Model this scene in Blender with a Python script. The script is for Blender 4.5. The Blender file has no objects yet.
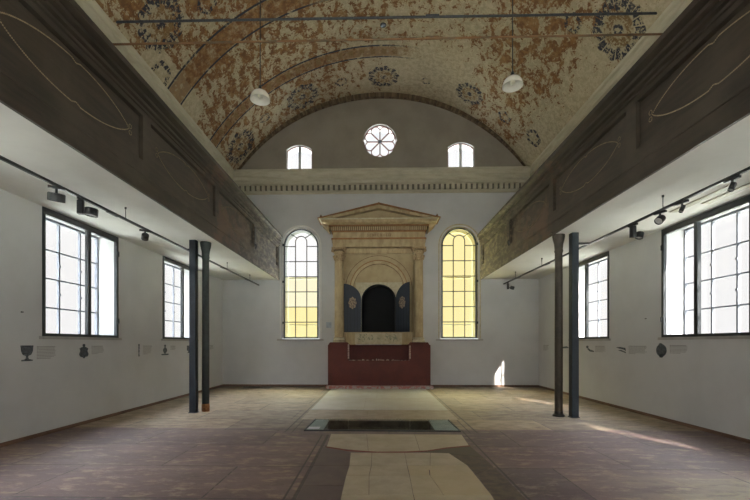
import bpy, bmesh, math, random
from mathutils import Vector, Matrix
random.seed(7)
S = bpy.context.scene
C = S.collection
PI = math.pi

# ------------------------------------------------------------------ node expression helper
class G:
    def __init__(s, nt): s.nt = nt
    def node(s, typ, **kw):
        n = s.nt.nodes.new(typ)
        for k, v in kw.items(): setattr(n, k, v)
        return n
    def put(s, sock, v):
        if isinstance(v, X): s.nt.links.new(v.s, sock)
        elif isinstance(v, bpy.types.NodeSocket): s.nt.links.new(v, sock)
        elif v is not None:
            if isinstance(v, tuple) and len(v) == 3 and sock.type == 'RGBA': v = v + (1,)
            sock.default_value = v
    def m(s, op, *a, clamp=False):
        n = s.node('ShaderNodeMath', operation=op, use_clamp=clamp)
        for i, v in enumerate(a): s.put(n.inputs[i], v)
        return X(s, n.outputs[0])
    def mix(s, f, a, b, mode='MIX'):
        n = s.node('ShaderNodeMix', data_type='RGBA', blend_type=mode)
        s.put(n.inputs[0], f); s.put(n.inputs[6], a); s.put(n.inputs[7], b)
        return X(s, n.outputs[2])
    def coord(s, kind='Object'):
        return X(s, s.node('ShaderNodeTexCoord').outputs[kind])
    def sep(s, v):
        n = s.node('ShaderNodeSeparateXYZ'); s.put(n.inputs[0], v)
        return [X(s, o) for o in n.outputs]
    def comb(s, x, y, z=0.0):
        n = s.node('ShaderNodeCombineXYZ')
        for i, v in enumerate((x, y, z)): s.put(n.inputs[i], v)
        return X(s, n.outputs[0])
    def noise(s, v, scale, detail=3, rough=.55, dist=0.0):
        n = s.node('ShaderNodeTexNoise'); s.put(n.inputs['Vector'], v)
        n.inputs['Scale'].default_value = scale; n.inputs['Detail'].default_value = detail
        n.inputs['Roughness'].default_value = rough; n.inputs['Distortion'].default_value = dist
        return X(s, n.outputs['Fac'])
    def mapv(s, v, scale=(1, 1, 1), loc=(0, 0, 0)):
        n = s.node('ShaderNodeMapping'); s.put(n.inputs[0], v)
        n.inputs['Scale'].default_value = scale; n.inputs['Location'].default_value = loc
        return X(s, n.outputs[0])
    def step(s, v, a, b):       # smooth 0..1 between a and b
        n = s.node('ShaderNodeMapRange'); n.interpolation_type = 'SMOOTHSTEP'
        s.put(n.inputs[0], v); s.put(n.inputs[1], a); s.put(n.inputs[2], b)
        return X(s, n.outputs[0])
    def band(s, v, c, w, soft=.3):  # 1 inside |v-c|<w
        return s.step((v - c).abs(), w * (1 + soft), w * (1 - soft))
class X:
    def __init__(s, g, sock): s.g = g; s.s = sock
    def __add__(a, b): return a.g.m('ADD', a, b)
    def __radd__(a, b): return a.g.m('ADD', b, a)
    def __sub__(a, b): return a.g.m('SUBTRACT', a, b)
    def __rsub__(a, b): return a.g.m('SUBTRACT', b, a)
    def __mul__(a, b): return a.g.m('MULTIPLY', a, b)
    def __rmul__(a, b): return a.g.m('MULTIPLY', a, b)
    def __truediv__(a, b): return a.g.m('DIVIDE', a, b)
    def abs(a): return a.g.m('ABSOLUTE', a)
    def max(a, b): return a.g.m('MAXIMUM', a, b)
    def min(a, b): return a.g.m('MINIMUM', a, b)
    def sin(a): return a.g.m('SINE', a)
    def gt(a, b): return a.g.m('GREATER_THAN', a, b)

def newmat(name):
    m = bpy.data.materials.new(name); m.use_nodes = True
    nt = m.node_tree
    b = nt.nodes['Principled BSDF']
    return m, G(nt), b
def setbump(g, b, h, strength=.3, dist=.01):
    n = g.node('ShaderNodeBump'); n.inputs['Strength'].default_value = strength
    n.inputs['Distance'].default_value = dist
    g.put(n.inputs['Height'], h); g.nt.links.new(n.outputs[0], b.inputs['Normal'])
def mat(name, c1, c2=None, scale=3, rough=.6, metal=0, bump=0, stretch=(1, 1, 1), lo=.35, hi=.7, detail=4, spec=.5):
    m, g, b = newmat(name)
    if c2 is None: c2 = tuple(x * .82 for x in c1)
    v = g.mapv(g.coord(), stretch)
    n = g.noise(v, scale, detail, .6)
    g.put(b.inputs['Base Color'], g.mix(g.step(n, lo, hi), c1, c2))
    b.inputs['Roughness'].default_value = rough; b.inputs['Metallic'].default_value = metal
    b.inputs['Specular IOR Level'].default_value = spec
    if bump: setbump(g, b, n, bump)
    return m

M = {}
M['wall'] = mat('wall_plaster', (.62, .625, .63), (.565, .57, .575), .8, .9, bump=.05, spec=.2)
M['soffit'] = mat('soffit_plaster', (.70, .69, .65), (.64, .63, .59), 1.2, .9, spec=.2)
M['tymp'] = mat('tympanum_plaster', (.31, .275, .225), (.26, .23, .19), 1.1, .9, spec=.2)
M['cornice'] = mat('cornice_stucco', (.54, .50, .38), (.45, .415, .31), 2.2, .85, stretch=(1, 1, 4), spec=.2)
M['dentil_shade'] = mat('dentil_shadow_paint', (.16, .145, .115), None, 6, .9)
M['white'] = mat('white_paint', (.78, .77, .73), (.7, .69, .66), 4, .6)
M['steel'] = mat('dark_steel', (.030, .037, .046), (.022, .028, .036), 8, .42, .3)
M['iron'] = mat('green_black_iron', (.035, .046, .044), (.024, .030, .030), 9, .5, .2)
M['iron_brown'] = mat('brown_painted_iron', (.060, .046, .032), (.036, .029, .022), 9, .5, .2)
M['rust'] = mat('rusty_iron', (.36, .16, .06), (.2, .08, .03), 25, .85)
M['rod_dark'] = mat('dark_rod', (.06, .065, .075), (.04, .04, .045), 20, .5, .4)
M['rod_rust'] = mat('rust_rod', (.21, .10, .04), (.10, .075, .045), 9, .8, .0, stretch=(.4, 1, 1))
M['frame'] = mat('window_frame_black', (.028, .032, .036), None, 10, .45, .2)
M['muntin'] = mat('window_muntin_grey', (.16, .17, .20), (.12, .13, .16), 8, .6)
M['arch_muntin'] = mat('arch_muntin_brown', (.06, .045, .035), None, 8, .6)
M['rose_muntin'] = mat('rose_muntin_pink', (.30, .17, .15), None, 8, .6)
M['sill'] = mat('sill_stone', (.42, .41, .38), (.34, .33, .31), 6, .7)
M['base'] = mat('skirting_wood', (.20, .115, .075), (.11, .06, .04), 5, .7, stretch=(3, .4, 3))
M['black'] = mat('track_black', (.018, .019, .021), None, 10, .4)
M['lens'] = mat('spot_lens', (.55, .55, .52), (.45, .45, .44), 20, .25)
M['strip'] = mat('light_strip_cover', (.36, .33, .24), (.31, .28, .21), 5, .5)
M['opal'] = mat('opal_glass', (.93, .92, .86), (.86, .84, .78), 9, .15)
M['cable'] = mat('cable_black', (.02, .02, .02), None, 10, .6)
M['print_dark'] = mat('print_ink', (.045, .055, .065), (.16, .18, .2), 45, .8, lo=.45, hi=.6)
M['print_text'] = mat('print_grey_text', (.33, .33, .33), None, 40, .9)
M['gold_worn'] = mat('worn_gold_line', (.24, .19, .12), (.13, .11, .075), 12, .7)
M['gold'] = mat('gold_line', (.36, .28, .17), (.22, .18, .12), 30, .6)
M['ark_cream'] = mat('ark_cream_stucco', (.50, .395, .235), (.36, .27, .155), 3.5, .75, bump=.1, stretch=(2, 2, .8), spec=.25)
M['ark_wall'] = mat('ark_field_paint', (.44, .35, .21), (.34, .26, .15), 2.5, .8, spec=.2)
M['ark_orange'] = mat('ark_orange_paint', (.34, .17, .065), (.24, .12, .05), 9, .8)
M['ark_gilt'] = mat('ark_gilt_capital', (.44, .33, .18), (.26, .17, .09), 22, .7, bump=.2)
M['ark_brown'] = mat('ark_brown_paint', (.22, .13, .07), (.15, .09, .05), 9, .8)
M['ark_pale'] = mat('ark_pale_panel', (.56, .50, .35), (.45, .39, .26), 8, .8)
M['ark_door'] = mat('ark_door_navy', (.020, .030, .050), (.013, .020, .034), 6, .5, stretch=(14, 1, .6))
M['ark_inside'] = mat('ark_interior', (.012, .013, .016), None, 3, .9)
M['flora'] = mat('green_floral_paint', (.17, .20, .14), (.40, .40, .29), 30, .85, lo=.4, hi=.62)
M['medallion'] = mat('medallion_gilt', (.36, .27, .18), (.12, .09, .07), 26, .7, lo=.45, hi=.58)
M['stain_red'] = mat('pink_stained_step', (.50, .46, .45), (.46, .19, .18), 9, .85, lo=.42, hi=.55)
M['plaster_chip'] = mat('chipped_plaster', (.66, .58, .50), (.40, .25, .2), 20, .9)
M['vent'] = mat('vent_metal', (.05, .055, .055), None, 20, .5)
M['card'] = mat('card_white', (.72, .74, .76), None, 5, .6)
M['pit'] = mat('pit_stone', (.10, .085, .06), (.03, .026, .022), 6, .95, bump=.6, detail=6)
M['rubble'] = mat('rubble_moss', (.34, .34, .18), (.14, .12, .08), 14, .95)
M['ledge'] = mat('glass_ledge', (.36, .39, .37), (.27, .30, .28), 3, .7)
M['ground'] = mat('outside_ground', (.42, .41, .36), (.34, .34, .27), .4, .95)
M['render'] = mat('outer_render', (.62, .60, .55), None, 1, .9)

def mk_red():
    m, g, b = newmat('oxblood_paint')
    co = g.coord(); n = g.noise(co, 2.4, 5, .65); n2 = g.noise(co, 14, 4, .6)
    c = g.mix(g.step(n, .35, .7), (.135, .030, .023), (.095, .023, .019))
    c = g.mix(g.step(n2, .62, .75) * .35, c, (.27, .12, .09))
    g.put(b.inputs['Base Color'], c); b.inputs['Roughness'].default_value = .7
    setbump(g, b, n2, .15); return m
M['red'] = mk_red()

def mk_wood():
    m, g, b = newmat('gallery_dark_wood')
    co = g.coord(); x, y, z = g.sep(co)
    n = g.noise(g.mapv(co, (3, .5, 6)), 2.2, 6, .65); n2 = g.noise(co, 1.1, 4, .6)
    f = g.noise(g.mapv(co, (8, 1.2, 14)), 5, 5, .7)
    c = g.mix(g.step(n, .3, .7), (.056, .042, .031), (.030, .024, .020))
    c = g.mix(g.step(n2, .45, .7) * .6, c, (.078, .064, .048))
    # worn, bare patches towards the altar end of the gallery
    f2 = g.noise(g.mapv(co, (1, .8, 1.6)), 4.5, 5, .7)
    wear = g.step(y, 8.0, 12.8) * g.step(f2, .46, .60)
    c = g.mix(wear * .6, c, (.27, .22, .155))
    red = g.step(n2, .5, .62) * g.step(z, 4.2, 4.0) * g.step(y, 7.0, 8.5) * g.step(y, 11.5, 9.5)
    c = g.mix(red * .5, c, (.15, .07, .045))
    g.put(b.inputs['Base Color'], c); b.inputs['Roughness'].default_value = .5
    b.inputs['Specular IOR Level'].default_value = .35
    setbump(g, b, f, .15); return m
M['wood'] = mk_wood()

def mk_glass(name, col, refl=.06, rough=0.0, trans=1.0):
    m = bpy.data.materials.new(name); m.use_nodes = True
    nt = m.node_tree; nt.nodes.clear(); g = G(nt)
    out = g.node('ShaderNodeOutputMaterial'); t = g.node('ShaderNodeBsdfTransparent'); t.inputs[0].default_value = col + (1,)
    gl = g.node('ShaderNodeBsdfGlossy'); gl.inputs['Roughness'].default_value = rough
    mx = g.node('ShaderNodeMixShader'); mx.inputs[0].default_value = refl
    nt.links.new(t.outputs[0], mx.inputs[1]); nt.links.new(gl.outputs[0], mx.inputs[2])
    src = mx
    if trans < 1:
        tr = g.node('ShaderNodeBsdfTranslucent'); tr.inputs[0].default_value = col + (1,)
        m2 = g.node('ShaderNodeMixShader'); m2.inputs[0].default_value = 1 - trans
        nt.links.new(mx.outputs[0], m2.inputs[1]); nt.links.new(tr.outputs[0], m2.inputs[2]); src = m2
    nt.links.new(src.outputs[0], out.inputs[0]); return m
M['glass'] = mk_glass('clear_pane', (.985, .985, .985), .03)
M['yellow'] = mk_glass('yellow_pane', (.99, .92, .64), .02)
M['pale_yellow'] = mk_glass('pale_yellow_pane', (.99, .955, .80), .02)
M['pit_glass'] = mk_glass('pit_cover_glass', (.93, .965, .955), .09, .02)

def mk_vault():
    m, g, b = newmat('painted_vault_plaster')
    x, y, z = g.sep(g.coord())
    th = g.m('ARCTAN2', x - .125, z - 4.13); s = th * 6.07
    p = g.comb(s, y)
    big = g.noise(p, .42, 3, .5); mid = g.noise(g.mapv(p, (1.5, .9, 1)), 2.6, 8, .72, .6)
    fine = g.noise(p, 8, 7, .75, .3); xf = g.noise(p, 24, 5, .75)
    base = g.mix(g.step(big, .35, .65), (.42, .355, .235), (.335, .29, .20))
    base = g.mix(g.step(fine, .40, .58) * .7, base, (.56, .475, .335))
    base = g.mix(g.step(xf, .56, .66) * .5, base, (.17, .13, .08))
    rustc = g.mix(g.step(fine, .35, .60), (.31, .165, .068), (.165, .085, .040))
    rustc = g.mix(g.step(g.noise(p, 3.3, 4), .5, .65) * .5, rustc, (.33, .205, .095))
    # flaked rust-coloured paint layer: denser to the left and towards the entrance
    bias = g.step(s, 2.5, -3.0) * .036 + g.step(y, 13.2, 10.2) * .018 + g.band(s, 4.0, 1.1, .5) * .035
    far_r = g.step(s, -1.6, .8) * g.step(s, 3.6, 2.6) * g.step(y, 10.6, 12.2) * -.05 + g.step(s, 4.8, 5.6) * -.04
    low = (g.step(s.abs(), 6.15, 6.6) * -.4) + (g.band(s, -6.15, .60, .25) * g.band(y, 9.5, 1.1, .25) * -.35)
    dens = mid * .52 + fine * .34 + xf * .14 + bias + far_r + low
    c = g.mix(g.step(dens, .534, .556), base, rustc)
    och = g.mix(g.step(xf, .4, .6), (.26, .175, .085), (.19, .115, .055))
    keep = g.step(fine * .6 + xf * .25 + mid * .15, .465, .505)      # where the blue paint still holds
    blue = (.042, .044, .058)
    def ring(c, cs, cy, r, petals=10, inner=True):
        ds = s - cs; dy = y - cy
        d = g.m('SQRT', ds * ds + dy * dy); a = g.m('ARCTAN2', ds, dy)
        wob = (a * petals).sin()
        if inner:
            c = g.mix(g.band(d, r * .42, r * .16) * keep, c, och)
            c = g.mix(g.step(d, r * .24, r * .17) * keep, c, blue)
        msk = g.band(d + wob * (r * .06), r * .80, r * .19, .15)
        gap = g.step(wob.abs(), .05, .35)
        return g.mix(msk * keep * gap, c, blue)
    def bands(c, y0, w, smax, square=True):
        on = g.step(s + (fine - .5) * 3.0, smax, smax - 1.2)
        hold = g.step(mid * .5 + fine * .5, .40, .46) * on
        line = g.band(y, y0, .030).max(g.band(y, y0 + w, .026))
        c2 = g.mix(g.band(y, y0 + w / 2, w / 2 - .04, .05) * hold * .75, c, rustc)
        if square:
            sq = g.step((s * 19.0).sin(), .0, .35) * g.band(y, y0 + w / 2, w * .24, .15)
            c2 = g.mix(sq * hold, c2, och)
        return g.mix(line * hold, c2, blue)
    c = bands(c, 11.68, .46, 1.2)
    c = bands(c, 9.30, .62, -1.0, False)
    for a in ((-5.30, 13.15, .62), (-2.66, 13.12, .56), (.08, 13.06, .50), (2.96, 12.9, .46),
              (5.50, 8.26, .60), (-5.2, 8.15, .55)):
        c = ring(c, *a)
    for a in ((-4.09, 13.0, .20), (-1.31, 13.07, .2), (1.48, 13.03, .15), (4.3, 12.9, .24), (5.45, 12.6, .3), (-4.11, 8.55, .24),
              (4.6, 8.9, .22), (-5.9, 8.9, .3)):
        c = ring(c, *a, petals=5, inner=False)
    spk = g.step(g.noise(p, 13, 5, .8), .655, .69) * g.step(g.noise(p, .9, 2), .5, .6)
    c = g.mix(spk * .8, c, blue)
    g.put(b.inputs['Base Color'], c); b.inputs['Roughness'].default_value = .9
    b.inputs['Specular IOR Level'].default_value = .15
    setbump(g, b, mid + fine, .2, .02); return m
M['vault'] = mk_vault()

def mk_rib():
    m, g, b = newmat('painted_brown_border')
    x, y, z = g.sep(g.coord()); s = g.m('ARCTAN2', x - .125, z - 3.82) * 6.2
    n = g.noise(g.comb(s, y), 9, 5, .7)
    c = g.mix(g.step(n, .4, .6), (.105, .070, .038), (.19, .14, .085))
    c = g.mix(g.step((s * 24).sin(), .2, .6) * g.step(n, .45, .55), c, (.075, .05, .032))
    g.put(b.inputs['Base Color'], c); b.inputs['Roughness'].default_value = .9; return m
M['rib'] = mk_rib()

def mk_floor():
    m, g, b = newmat('worn_stone_floor')
    co = g.coord(); x, y, z = g.sep(co)
    big = g.noise(g.mapv(co, (.6, 1.3, 1)), .9, 4, .6); mid = g.noise(g.mapv(co, (1, 2.2, 1)), 3.2, 6, .7); fine = g.noise(co, 24, 5, .75)
    maroon = g.mix(g.step(big, .35, .65), (.125, .080, .080), (.165, .115, .105))
    maroon = g.mix(g.step(mid, .50, .64) * .7, maroon, (.28, .225, .16))
    tan = g.mix(g.step(mid, .35, .65), (.29, .225, .155), (.175, .130, .090))
    tan = g.mix(g.step(big, .45, .7) * .4, tan, (.33, .28, .205))
    edge = g.step(y + (mid - .5) * .10, 6.98, 7.06)
    c = g.mix(edge, maroon, tan)
    olive = g.step(x, 2.2, 3.2) * g.step(y, 4.8, 4.3) * g.step(big, .35, .5)
    c = g.mix(olive * .6, c, (.26, .225, .15))
    c = g.mix(g.step(fine, .60, .70) * .35, c, (.40, .35, .27))
    # slab joints
    br = g.node('ShaderNodeTexBrick'); g.put(br.inputs['Vector'], g.mapv(co, (1, 1, 1), (.75, .25, 0)))
    br.inputs['Scale'].default_value = 1; br.inputs['Brick Width'].default_value = 1.9; br.inputs['Row Height'].default_value = 1.02
    br.inputs['Mortar Size'].default_value = .011; br.inputs['Mortar Smooth'].default_value = .3
    j = X(g, br.outputs['Fac'])
    sb = g.node('ShaderNodeTexBrick'); g.put(sb.inputs['Vector'], g.mapv(co, (1, 1, 1), (.75, .25, 0)))
    sb.inputs['Scale'].default_value = 1; sb.inputs['Brick Width'].default_value = 1.9; sb.inputs['Row Height'].default_value = 1.02
    sb.inputs['Mortar Size'].default_value = 0; sb.inputs['Color1'].default_value = (.72, .72, .76, 1); sb.inputs['Color2'].default_value = (1.15, 1.10, 1.02, 1)
    c = g.mix(1.0, c, X(g, sb.outputs['Color']), 'MULTIPLY')
    st = g.noise(g.mapv(co, (.9, 2.4, 1)), 2.0, 8, .78)
    c = g.mix(g.step(st, .545, .62) * .38, c, (.36, .30, .215)); c = g.mix(g.step(st, .46, .38) * .45, c, (.085, .060, .052))
    c = g.mix(j * g.step(mid, .36, .5) * .85, c, (.055, .043, .036))
    # the two lengthwise border strips beside the middle aisle
    ax = (x - .06).abs()
    ln = g.band(ax, 1.62, .014).max(g.band(ax, 1.50, .010)) * g.step(y, 6.6, 6.8)
    ln = ln.max(g.band(x, -.80, .022) * g.step(y, 6.62, 6.5)).max(g.band(x, -.90, .012) * g.step(y, 6.62, 6.5)).max(g.band(x, 1.46, .014) * g.step(y, 7.0, 6.9))
    c = g.mix(ln * .8, c, (.05, .04, .034))
    g.put(b.inputs['Base Color'], c)
    g.put(b.inputs['Roughness'], .42 + mid * .35)
    b.inputs['Specular IOR Level'].default_value = .4
    setbump(g, b, mid + fine * .3 - j * 1.2 - ln, .35, .012); return m
M['floor'] = mk_floor()

def mk_slab(name, c1, c2, c3, sc=2.5):
    m, g, b = newmat(name)
    co = g.coord(); n = g.noise(co, sc, 5, .65); f = g.noise(co, 30, 4, .7)
    oi = g.node('ShaderNodeAttribute'); oi.attribute_name = 'tone'
    c = g.mix(g.step(n, .35, .65), c1, c2); c = g.mix(X(g, oi.outputs['Fac']) * .7, c, c3)
    c = g.mix(g.step(f, .6, .72) * .3, c, tuple(min(1, v * 1.4) for v in c1))
    g.put(b.inputs['Base Color'], c); g.put(b.inputs['Roughness'], .45 + n * .3)
    setbump(g, b, n + f * .4, .2, .01); return m
M['sand'] = mk_slab('sandstone_slab', (.45, .385, .28), (.37, .31, .22), (.46, .36, .20))
M['darkslab'] = mk_slab('brown_slab', (.055, .030, .024), (.13, .095, .06), (.075, .058, .03), 9)
M['maroonslab'] = mk_slab('maroon_slab', (.105, .068, .063), (.15, .11, .09), (.085, .055, .05), 4)
M['paleslab'] = mk_slab('pale_grey_slab', (.43, .42, .39), (.40, .375, .32), (.37, .32, .25), 2)
M['tanslab'] = mk_slab('tan_slab', (.34, .27, .19), (.26, .21, .15), (.36, .29, .2), 4)

# ------------------------------------------------------------------ mesh helpers
class MB:
    def __init__(s): s.v = []; s.f = []
    def face(s, pts):
        i = len(s.v); s.v += [tuple(p) for p in pts]; s.f.append(tuple(range(i, i + len(pts))))
    def box(s, x0, x1, y0, y1, z0, z1):
        i = len(s.v)
        s.v += [(x0, y0, z0), (x1, y0, z0), (x1, y1, z0), (x0, y1, z0), (x0, y0, z1), (x1, y0, z1), (x1, y1, z1), (x0, y1, z1)]
        s.f += [tuple(i + k for k in q) for q in ((3, 2, 1, 0), (4, 5, 6, 7), (0, 1, 5, 4), (1, 2, 6, 5), (2, 3, 7, 6), (3, 0, 4, 7))]
        return s
    def prism(s, pts, axis, a, b):      # 2D outline extruded; axis 'y': pts=(x,z); 'x': pts=(y,z); 'z': pts=(x,y)
        def P(p, t): return {'y': (p[0], t, p[1]), 'x': (t, p[0], p[1]), 'z': (p[0], p[1], t)}[axis]
        n = len(pts); i = len(s.v)
        s.v += [P(p, a) for p in pts] + [P(p, b) for p in pts]
        s.f.append(tuple(i + k for k in range(n))); s.f.append(tuple(i + n + k for k in reversed(range(n))))
        for k in range(n): s.f.append((i + k, i + (k + 1) % n, i + n + (k + 1) % n, i + n + k))
        return s
    def strip(s, inner, outer, axis, a, b):   # ring-like band between two outlines of equal length
        for k in range(len(inner) - 1):
            s.prism([inner[k], inner[k + 1], outer[k + 1], outer[k]], axis, a, b)
        return s
    def tube(s, pts, r, n=8, caps=True):
        pts = [Vector(p) for p in pts]; rings = []
        for k, p in enumerate(pts):
            d = (pts[min(k + 1, len(pts) - 1)] - pts[max(k - 1, 0)]).normalized()
            up = Vector((0, 0, 1)) if abs(d.z) < .9 else Vector((1, 0, 0))
            a = d.cross(up).normalized(); b = d.cross(a)
            rr = r[k] if isinstance(r, (list, tuple)) else r
            i = len(s.v); rings.append(i)
            s.v += [tuple(p + (a * math.cos(2 * PI * j / n) + b * math.sin(2 * PI * j / n)) * rr) for j in range(n)]
        for q in range(len(rings) - 1):
            for j in range(n):
                s.f.append((rings[q] + j, rings[q] + (j + 1) % n, rings[q + 1] + (j + 1) % n, rings[q + 1] + j))
        if caps:
            s.f.append(tuple(rings[0] + j for j in reversed(range(n)))); s.f.append(tuple(rings[-1] + j for j in range(n)))
        return s
    def lathe(s, prof, cx=0, cy=0, n=24, cap=True):  # prof: (r,z)
        rings = []
        for r, z in prof:
            rings.append(len(s.v))
            s.v += [(cx + r * math.cos(2 * PI * j / n), cy + r * math.sin(2 * PI * j / n), z) for j in range(n)]
        for q in range(len(rings) - 1):
            for j in range(n):
                s.f.append((rings[q] + j, rings[q] + (j + 1) % n, rings[q + 1] + (j + 1) % n, rings[q + 1] + j))
        if cap:
            s.f.append(tuple(rings[0] + j for j in reversed(range(n)))); s.f.append(tuple(rings[-1] + j for j in range(n)))
        return s
    def xf(s, mtx, start=0):
        s.v[start:] = [tuple(mtx @ Vector(v)) for v in s.v[start:]]; return s
    def build(s, name, m, parent=None, smooth=False, bevel=0):
        me = bpy.data.meshes.new(name); me.from_pydata(s.v, [], s.f)
        bm = bmesh.new(); bm.from_mesh(me); bmesh.ops.recalc_face_normals(bm, faces=bm.faces); bm.to_mesh(me); bm.free()
        me.materials.append(M[m] if isinstance(m, str) else m)
        if smooth:
            for p in me.polygons: p.use_smooth = True
            me.set_sharp_from_angle(angle=math.radians(38))
        o = bpy.data.objects.new(name, me); C.objects.link(o)
        if parent: o.parent = parent
        if bevel:
            bv = o.modifiers.new('bevel', 'BEVEL'); bv.width = bevel; bv.segments = 2; bv.limit_method = 'ANGLE'
        return o
def tag(o, label=None, cat=None, group=None, kind=None):
    if label: o['label'] = label
    if cat: o['category'] = cat
    if group: o['group'] = group
    if kind: o['kind'] = kind
    return o
def empty(name, loc=(0, 0, 0), rz=0):
    o = bpy.data.objects.new(name, None); C.objects.link(o); o.location = loc; o.rotation_euler.z = rz
    o.empty_display_size = .2; return o
def struct(o): o['kind'] = 'structure'; return o
def arc(cx, cz, r, a0, a1, n, rz=None):
    rz = r if rz is None else rz
    return [(cx + r * math.cos(a0 + (a1 - a0) * k / n), cz + rz * math.sin(a0 + (a1 - a0) * k / n)) for k in range(n + 1)]

# ------------------------------------------------------------------ room dimensions
XL, XR, D, Y0, T = -5.45, 5.60, 14.0, -4.0, .48
GL, GR, SOF = -3.45, 3.60, 3.74
VCX, VR, VCZ, SPR = .125, 6.07, 4.13, 7.5
TOP = 10.9

def wall_cells(mb, axis, a, b, u0, u1, z0, z1, holes):
    """wall slab between planes a..b of the given axis with rectangular holes (u0,u1,z0,z1)"""
    us = sorted({u0, u1, *[h[0] for h in holes], *[h[1] for h in holes]}); us = [u for u in us if u0 <= u <= u1]
    zs = sorted({z0, z1, *[h[2] for h in holes], *[h[3] for h in holes]}); zs = [z for z in zs if z0 <= z <= z1]
    for i in range(len(us) - 1):
        for j in range(len(zs) - 1):
            uc, zc = (us[i] + us[i + 1]) / 2, (zs[j] + zs[j + 1]) / 2
            if any(h[0] < uc < h[1] and h[2] < zc < h[3] for h in holes): continue
            if axis == 'x': mb.box(a, b, us[i], us[i + 1], zs[j], zs[j + 1])
            elif axis == 'y': mb.box(us[i], us[i + 1], a, b, zs[j], zs[j + 1])
            else: mb.box(us[i], us[i + 1], zs[j], zs[j + 1], a, b)

# side walls
WIN = dict(left=[(10.03, 11.93), (6.37, 8.27), (2.61, 4.51), (-1.09, .81)], right=[(9.80, 11.70), (6.10, 8.00), (2.40, 4.30)])
ZW0, ZW1 = 1.62, 3.73
for side, xi, sg in (('left', XL, -1), ('right', XR, 1)):
    holes = [(a, b, ZW0, ZW1) for a, b in WIN[side]] + [(a, b, 5.1, 6.6) for a, b in WIN[side][2:]]  # upper openings: unseen, added to bring daylight to the vault
    mb = MB(); xo = xi + sg * T
    wall_cells(mb, 'x', min(xi, xo), max(xi, xo), Y0, D + T, -.3, TOP, holes)
    struct(mb.build('wall_' + side, 'wall'))
    struct(MB().box(*sorted((xi, xi - sg * .022)), Y0, D, 0, .058).build('baseboard_' + side, 'base'))

# entrance wall behind the camera, with unseen openings added to let daylight in
mb = MB(); wall_cells(mb, 'y', Y0 - T, Y0, XL, XR, -.3, TOP, [(-1.1, 1.3, .6, 3.4), (-3.9, -2.1, .6, 3.4), (2.3, 4.1, .6, 3.4)])
struct(mb.build('wall_rear', 'wall'))

# altar wall -------------------------------------------------------
AW = [(-2.68, .66), (2.87, .66)]                   # arched windows: centre, opening half width
ASP = 4.93                                          # spring height
NC = .06
mb = MB()
rects = [(c - w, c + w, 1.66, ASP + w + .03) for c, w in AW] + [(NC - .60, NC + .60, 1.88, 3.62),
         (-3.17, -2.28, 7.4, 8.50), (2.47, 3.37, 7.4, 8.52), (.105 - .6, .105 + .6, 8.6 - .6, 8.6 + .6)]
wall_cells(mb, 'y', D, D + T, XL, XR, -.3, TOP, rects)
for c, w in AW:                                     # fill above the arches
    a = arc(c, ASP, w, 0, PI, 24)
    mb.strip(a, [(p[0], ASP + w + .03) for p in a], 'y', D, D + T)
a = arc(NC, 3.02, .60, 0, PI, 20, .54)
mb.strip(a, [(p[0], 3.62) for p in a], 'y', D, D + T)
for a0, z in ((0, 9.2), (PI, 8.0)):
    a = arc(.105, 8.6, .575, a0, a0 + PI, 28)
    a[0] = (a[0][0] + (.025 if a0 == 0 else -.025), a[0][1]); a[-1] = (a[-1][0] + (-.025 if a0 == 0 else .025), a[-1][1])
    mb.strip(a, [(p[0], z) for p in a], 'y', D, D + T)
for x0, x1, z1 in ((-3.17, -2.28, 8.50), (2.47, 3.37, 8.52)):
    xm = (x0 + x1) / 2; h = (x1 - x0) / 2
    a = [(xm + h * t, z1 - .02 - .17 * t * t) for t in [1 - 2 * k / 12 for k in range(13)]]
    mb.strip(a, [(p[0], z1) for p in a], 'y', D, D + T)
    mb.box(xm - .045, xm + .045, D + .06, D + .16, 7.4, z1)
wb = struct(mb.build('wall_back', 'wall'))
# darker band above the big cornice: its own thin skin, same openings
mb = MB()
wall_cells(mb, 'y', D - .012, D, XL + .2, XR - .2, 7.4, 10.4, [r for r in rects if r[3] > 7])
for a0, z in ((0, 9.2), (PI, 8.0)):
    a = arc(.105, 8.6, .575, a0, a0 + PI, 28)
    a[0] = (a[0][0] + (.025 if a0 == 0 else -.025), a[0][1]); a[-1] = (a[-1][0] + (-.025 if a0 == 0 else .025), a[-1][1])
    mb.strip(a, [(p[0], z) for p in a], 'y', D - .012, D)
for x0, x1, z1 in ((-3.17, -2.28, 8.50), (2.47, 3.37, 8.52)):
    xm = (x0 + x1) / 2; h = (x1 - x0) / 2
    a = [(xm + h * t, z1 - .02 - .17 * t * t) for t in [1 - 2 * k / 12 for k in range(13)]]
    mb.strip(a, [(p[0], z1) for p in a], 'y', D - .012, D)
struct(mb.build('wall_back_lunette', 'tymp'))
struct(MB().box(XL, -1.72, D - .022, D, 0, .06).box(1.92, XR, D - .022, D, 0, .06).build('baseboard_back', 'base'))

# vault
a0 = math.asin(5.05 / VR)
prof = [(VCX + VR * math.sin(t), VCZ + VR * math.cos(t)) for t in [-a0 - .02 + (2 * a0 + .04) * k / 64 for k in range(65)]]
out = [(VCX + (VR + .2) * math.sin(t), VCZ + (VR + .2) * math.cos(t)) for t in [-a0 - .02 + (2 * a0 + .04) * k / 64 for k in range(65)]]
mb = MB(); mb.strip(prof, out, 'y', Y0, D); struct(mb.build('ceiling', 'vault', smooth=True))
struct(MB().box(XL - T, XR + T, Y0 - T, D + T, TOP, TOP + .2).build('ceiling_roof', 'render'))
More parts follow.
